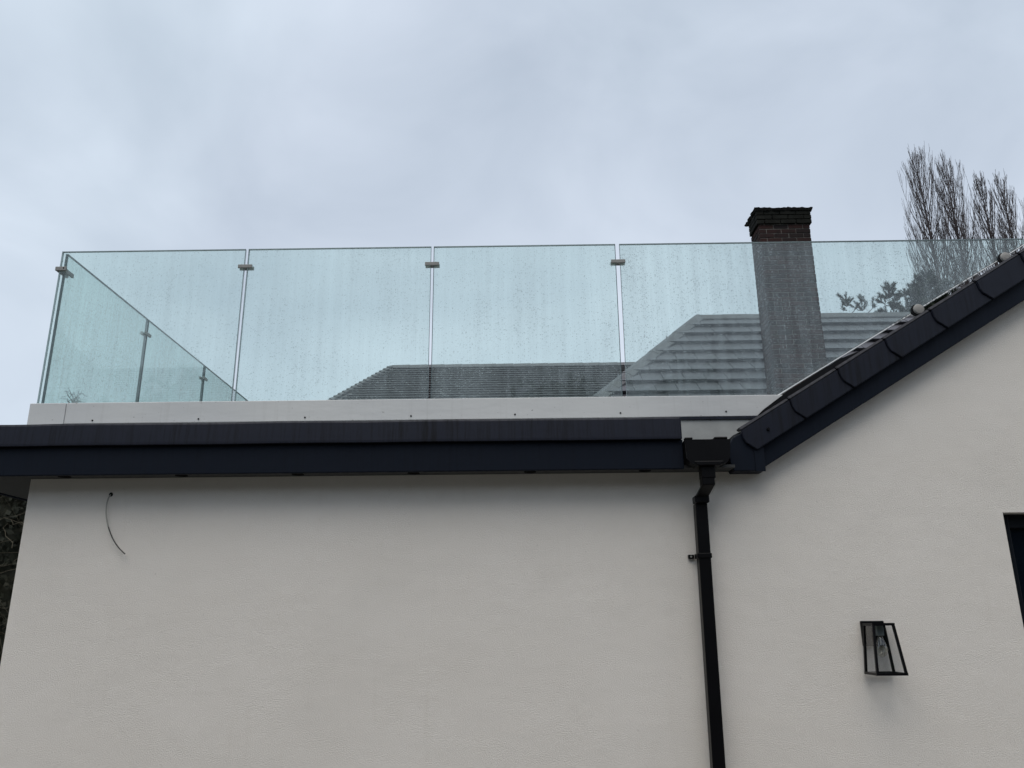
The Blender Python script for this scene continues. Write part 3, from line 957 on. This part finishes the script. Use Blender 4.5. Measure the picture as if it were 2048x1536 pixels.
# ================================================================= TREES
def poplar(name, label, X, Y, H, spread, seed, lean=0.0):
    H -= 0.45
    rnd = random.Random(seed)
    t = thing(name, label, 'tree', (X, Y, 0), 'bare poplars beyond the roofs')
    tr = MB(); tw = MB()
    ph = rnd.uniform(0, 6)
    def axis(z):
        s = z/H
        return Vector((X+lean*s*s*2+.10*math.sin(3.1*s+ph)*s, Y+.12*math.sin(2.3*s+ph*2), z))
    trunk = [axis(H*.97*k/14) for k in range(15)]
    tr.tube(trunk, [max(.012, .24*(1-k/14)**.85) for k in range(15)], 7)
    tr.build('trunk', 'bark', t)
    def limb(p0, az, ang0, length, r0, level):
        n_ = 5 if level == 0 else 4
        p = Vector(p0); pts = [p.copy()]; rs = [r0]
        a = ang0
        for k in range(1, n_+1):
            a = a*.74 + rnd.uniform(-.04, .04)
            azk = az+rnd.uniform(-.15, .15)
            d = Vector((math.sin(a)*math.cos(azk), math.sin(a)*math.sin(azk), math.cos(a)))
            p = p+d*(length/n_)
            pts.append(p.copy()); rs.append(max(.0046, r0*(1-k/n_*.88)))
        tw.tube(pts, rs, 4 if level == 0 else 3, cap=False)
        if level < 2:
            nk = (rnd.randint(8, 12) if level == 0 else rnd.randint(1, 2))
            for q in range(nk):
                f = rnd.uniform(.15, .95)
                i = min(n_-1, int(f*n_)); fr = f*n_-i
                pp = pts[i].lerp(pts[i+1], fr)
                limb(pp, az+rnd.uniform(-2.2, 2.2), rnd.uniform(.25, .55), length*rnd.uniform(.32, .62)*(1-.35*f), max(.0062, rs[i]*.48), level+1)
    nb_ = 120
    for k in range(nb_):
        f = .22+.75*((k+.5)/nb_)
        z = H*f
        az = k*2.399+rnd.uniform(-.4, .4)
        ln = H*(.30*(1-f)**.62+.018)*rnd.uniform(.78, 1.14)*spread
        limb(axis(z), az, rnd.uniform(.58, .90)*min(1.05, .58+1.1*(1-f)), ln, (.010+.042*(1-f)**.9), 0)
    tw.build('crown', 'bark', t, fix=False)
    return t
PD = 27.9
def pop_x(px, py): return at(px, py, PD)
p = pop_x(1846, 300); poplar('poplar_tree', 'tallest and leftmost bare poplar, behind the wet glass and grey roof', at(1868, 478, PD).x, PD, p.z, 1.05, 1, -.1)
p = pop_x(1892, 308); poplar('poplar_tree', 'second bare poplar from the chimney, tip just below its taller neighbour', at(1916, 476, PD).x, PD+.01, p.z, .95, 2, .0)
p = pop_x(1960, 338); poplar('poplar_tree', 'third bare poplar from the chimney, shorter, beyond a gap of sky', at(1983, 476, PD).x, PD+.02, p.z, .82, 3, .0)
p = pop_x(2012, 346); poplar('poplar_tree', 'bare poplar nearest the right edge of the photo', at(2024, 476, PD).x, PD, p.z, .85, 4, .0)

def brush(nd, st, rnd, p, d, ln, nl):
    """one pine shoot: stem and needles all round"""
    d = d.normalized(); a = d.cross(Vector((.3, .2, .9)))
    if a.length < .1: a = d.cross(Vector((1, 0, 0)))
    a.normalize(); b_ = d.cross(a)
    st.tube([p, p+d*ln], [.008, .004], 3, cap=False)
    for k in range(100):
        f = rnd.uniform(.1, 1.05); an = rnd.uniform(0, 6.283)
        r_ = (a*math.cos(an)+b_*math.sin(an))
        q = p+d*(ln*f); e_ = q+(r_*.72+d*.7).normalized()*nl*rnd.uniform(.7, 1.1)
        s_ = d.cross(r_)*.0055
        i = len(nd.v); nd.v += [tuple(q-s_), tuple(q+s_), tuple(e_+s_*.4), tuple(e_-s_*.4)]; nd.f.append((i, i+1, i+2, i+3)); nd.mi.append(0)
def pine(label, X, Y, H, rx, rz, nlimb, nsh, seed, name='pine_tree'):
    rnd = random.Random(seed)
    t = thing(name, label, 'tree', (X, Y, 0), 'pines behind the grey tiled roof')
    st = MB(); nd = MB(); tk = MB()
    tk.tube([(X, Y, 0), (X+.05, Y, H*.5), (X-.03, Y, H*.93)], [.16, .11, .02], 7)
    tk.build('trunk', 'bark', t)
    for k in range(nlimb):
        f = (k+.5)/nlimb; z = H-rz+rz*.9*f
        an = k*2.4+rnd.uniform(-.4, .4); R_ = rx*(1-f)**.55*rnd.uniform(.6, 1.05)+.05
        p0 = Vector((X, Y, z-.35*R_)); p1 = Vector((X+R_*math.cos(an), Y+R_*math.sin(an), z+.25*R_))
        st.tube([p0, p0.lerp(p1, .5)+Vector((0, 0, -.05)), p1], [.018, .012, .007], 4, cap=False)
        for q in range(nsh):
            g_ = rnd.uniform(.25, 1)
            pp = p0.lerp(p1, g_)
            dr = Vector((rnd.uniform(-.8, .8)+.4*math.cos(an), rnd.uniform(-.8, .8)+.4*math.sin(an), rnd.uniform(.35, 1.2)))
            brush(nd, st, rnd, pp, dr, rnd.uniform(.14, .30), rnd.uniform(.07, .115))
    brush(nd, st, rnd, Vector((X, Y, H-.35)), Vector((0, 0, 1)), .35, .08)
    for q in range(4):
        brush(nd, st, rnd, Vector((X, Y, H-.40)), Vector((math.cos(q*1.7)*.7, math.sin(q*1.7)*.7, 1)), .30, .08)
    st.build('branches', 'bark', t, fix=False)
    nd.build('crown', 'pine', t, fix=False)
    return t
PY = 18.5
p = at(1846, 549, PY); pine('dense dark pine crown rising behind the grey roof below the poplars', p.x, PY, p.z, 1.25, 2.2, 44, 15, 31)
p = at(1776, 572, PY-.6); pine('pine with open upright shoots just left of the dense pine crown', p.x, PY-.6, p.z, .36, 1.0, 9, 6, 33)
p = at(1690, 590, PY+1); pine('small spiky pine top just right of the chimney', p.x, PY+1, p.z, .26, .6, 5, 2, 35)
p = at(1722, 598, PY+.6); pine('tiny pine shoot between the spiky pine top and the open pine', p.x, PY+.6, p.z, .26, .45, 4, 2, 36)

# bare little tree seen low behind the left corner glass
rnd = random.Random(77)
p = at(150, 788, 16); 
bt = thing('bare_tree', 'tip of a thin bare tree low behind the left corner glass', 'tree', (p.x, p.y, 0))
MB().tube([(p.x, p.y, 0), (p.x+.05, p.y, p.z*.5), (p.x, p.y, p.z-.35)], [.07, .05, .012], 6).build('trunk', 'bark', bt)
m = MB()
for k in range(30):
    z = p.z-.9+.8*k/30; an = k*2.4; ln = rnd.uniform(.18, .36)
    q0 = Vector((p.x, p.y, z)); q1 = q0+Vector((math.cos(an)*ln*.5, math.sin(an)*ln*.5, ln*.55)); q2 = q1+Vector((math.cos(an)*ln*.5, math.sin(an)*ln*.5, -.08*rnd.random()))
    m.tube([q0, q1, q2], [.012, .009, .006], 3, cap=False)
    for s in range(3):
        f = rnd.random(); b0 = q0.lerp(q1, f)
        m.tube([b0, b0+Vector((rnd.uniform(-.14, .14), rnd.uniform(-.14, .14), rnd.uniform(.05, .16)))], [.007, .005], 3, cap=False)
m.build('crown', 'bark', bt, fix=False)

# unseen hedge added behind the camera to block low sky light
rnd = random.Random(90)
bh = thing('sky_block_hedge', 'unseen evergreen hedge added behind the viewer to block low sky light', 'hedge', (0, -10.5, 0))
m = MB(); NXb, NZb = 60, 14
def hz(x): return 5.7+.5*math.sin(x*.7)+.3*math.sin(x*1.9+1)
for i in range(NXb+1):
    for j in range(NZb+1):
        x = -18+36*i/NXb; f = j/NZb
        m.v.append((x+rnd.uniform(-.1, .1), -10.2-.5*f*f+rnd.uniform(-.18, .18), hz(x)*f))
for i in range(NXb):
    for j in range(NZb):
        a = i*(NZb+1)+j; m.f.append((a, a+1, a+NZb+2, a+NZb+1)); m.mi.append(0)
m.build('inner_mass', 'pine', bh, fix=False)
m = MB()
for k in range(9000):
    x = rnd.uniform(-18, 18); f = rnd.random(); c = Vector((x, -10.15-.5*f*f+rnd.gauss(.05, .15), hz(x)*f*1.03))
    a = Vector((rnd.gauss(0, 1), rnd.gauss(0, .5), rnd.gauss(0, 1))).normalized()*.16; b_ = Vector((rnd.gauss(0, 1), rnd.gauss(0, .5), rnd.gauss(0, 1))).normalized()*.07
    i = len(m.v); m.v += [tuple(c-a), tuple(c-b_), tuple(c+a), tuple(c+b_)]; m.f.append((i, i+1, i+2, i+3)); m.mi.append(0)
m.build('foliage', 'pine', bh, fix=False)

# overgrown dark bank left of the house
rnd = random.Random(55)
hx0, hx1, hy0, hy1, hh = -9.5, -4.0, 4.3, 6.3, 3.75
hg = thing('overgrown_hedge', 'dark overgrown hedge tangled with bare twigs left of the white wall', 'hedge', (-6.7, 5.2, 0))
lf = MB()
def top(x): return hh - .25 + .10*math.sin(x*2.1) + .06*math.sin(x*5.7+1)
for k in range(17000):
    x = rnd.uniform(hx0, hx1); z = rnd.uniform(0, 1)**.8*top(x)
    y = hy0 + .35*math.sin(x*3+z*2) + abs(rnd.gauss(0, .28)) + .25
    n_ = Vector((rnd.gauss(0, .6), -1, rnd.gauss(.3, .6))).normalized()
    a = n_.cross(Vector((rnd.random(), rnd.random(), rnd.random()))).normalized(); b_ = n_.cross(a)
    s_ = rnd.uniform(.020, .05); c = Vector((x, y, z))
    i = len(lf.v); lf.v += [tuple(c-a*s_), tuple(c-b_*s_*.7), tuple(c+a*s_*1.1), tuple(c+b_*s_*.7)]; lf.f.append((i, i+1, i+2, i+3)); lf.mi.append(0)
lf.build('foliage', 'ivy', hg, fix=False)
cm_ = MB()
NXh, NZh = 30, 10
for i in range(NXh+1):
    for j in range(NZh+1):
        x = hx0+(hx1-hx0)*i/NXh; z = (top(x)-.12)*j/NZh
        cm_.v.append((x, hy0+.62+.3*math.sin(x*3+z*2)+rnd.uniform(-.06, .06), z))
for i in range(NXh):
    for j in range(NZh):
        a = i*(NZh+1)+j
        cm_.f.append((a, a+NZh+1, a+NZh+2, a+1)); cm_.mi.append(0)
cm_.build('inner_mass', 'ivy', hg, fix=False)
tw = MB()
for k in range(150):
    x = rnd.uniform(-6.6, -4.6); z = rnd.uniform(.4, 3.0); y = hy0+rnd.uniform(-.12, .35)
    pts = [Vector((x, y, z))]; d = Vector((rnd.gauss(0, .5), rnd.gauss(0, .25), rnd.choice((1, 1, -1))*rnd.uniform(.4, 1)))
    for s in range(6):
        d = (d+Vector((rnd.gauss(0, .45), rnd.gauss(0, .2), rnd.gauss(-.05, .35)))).normalized()
        pts.append(pts[-1]+d*rnd.uniform(.06, .16))
    r_ = rnd.uniform(.002, .0055)
    tw.tube(pts, [r_*(1-.1*q) for q in range(7)], 4, cap=False)
tw.build('twigs', 'twig', hg, fix=False)
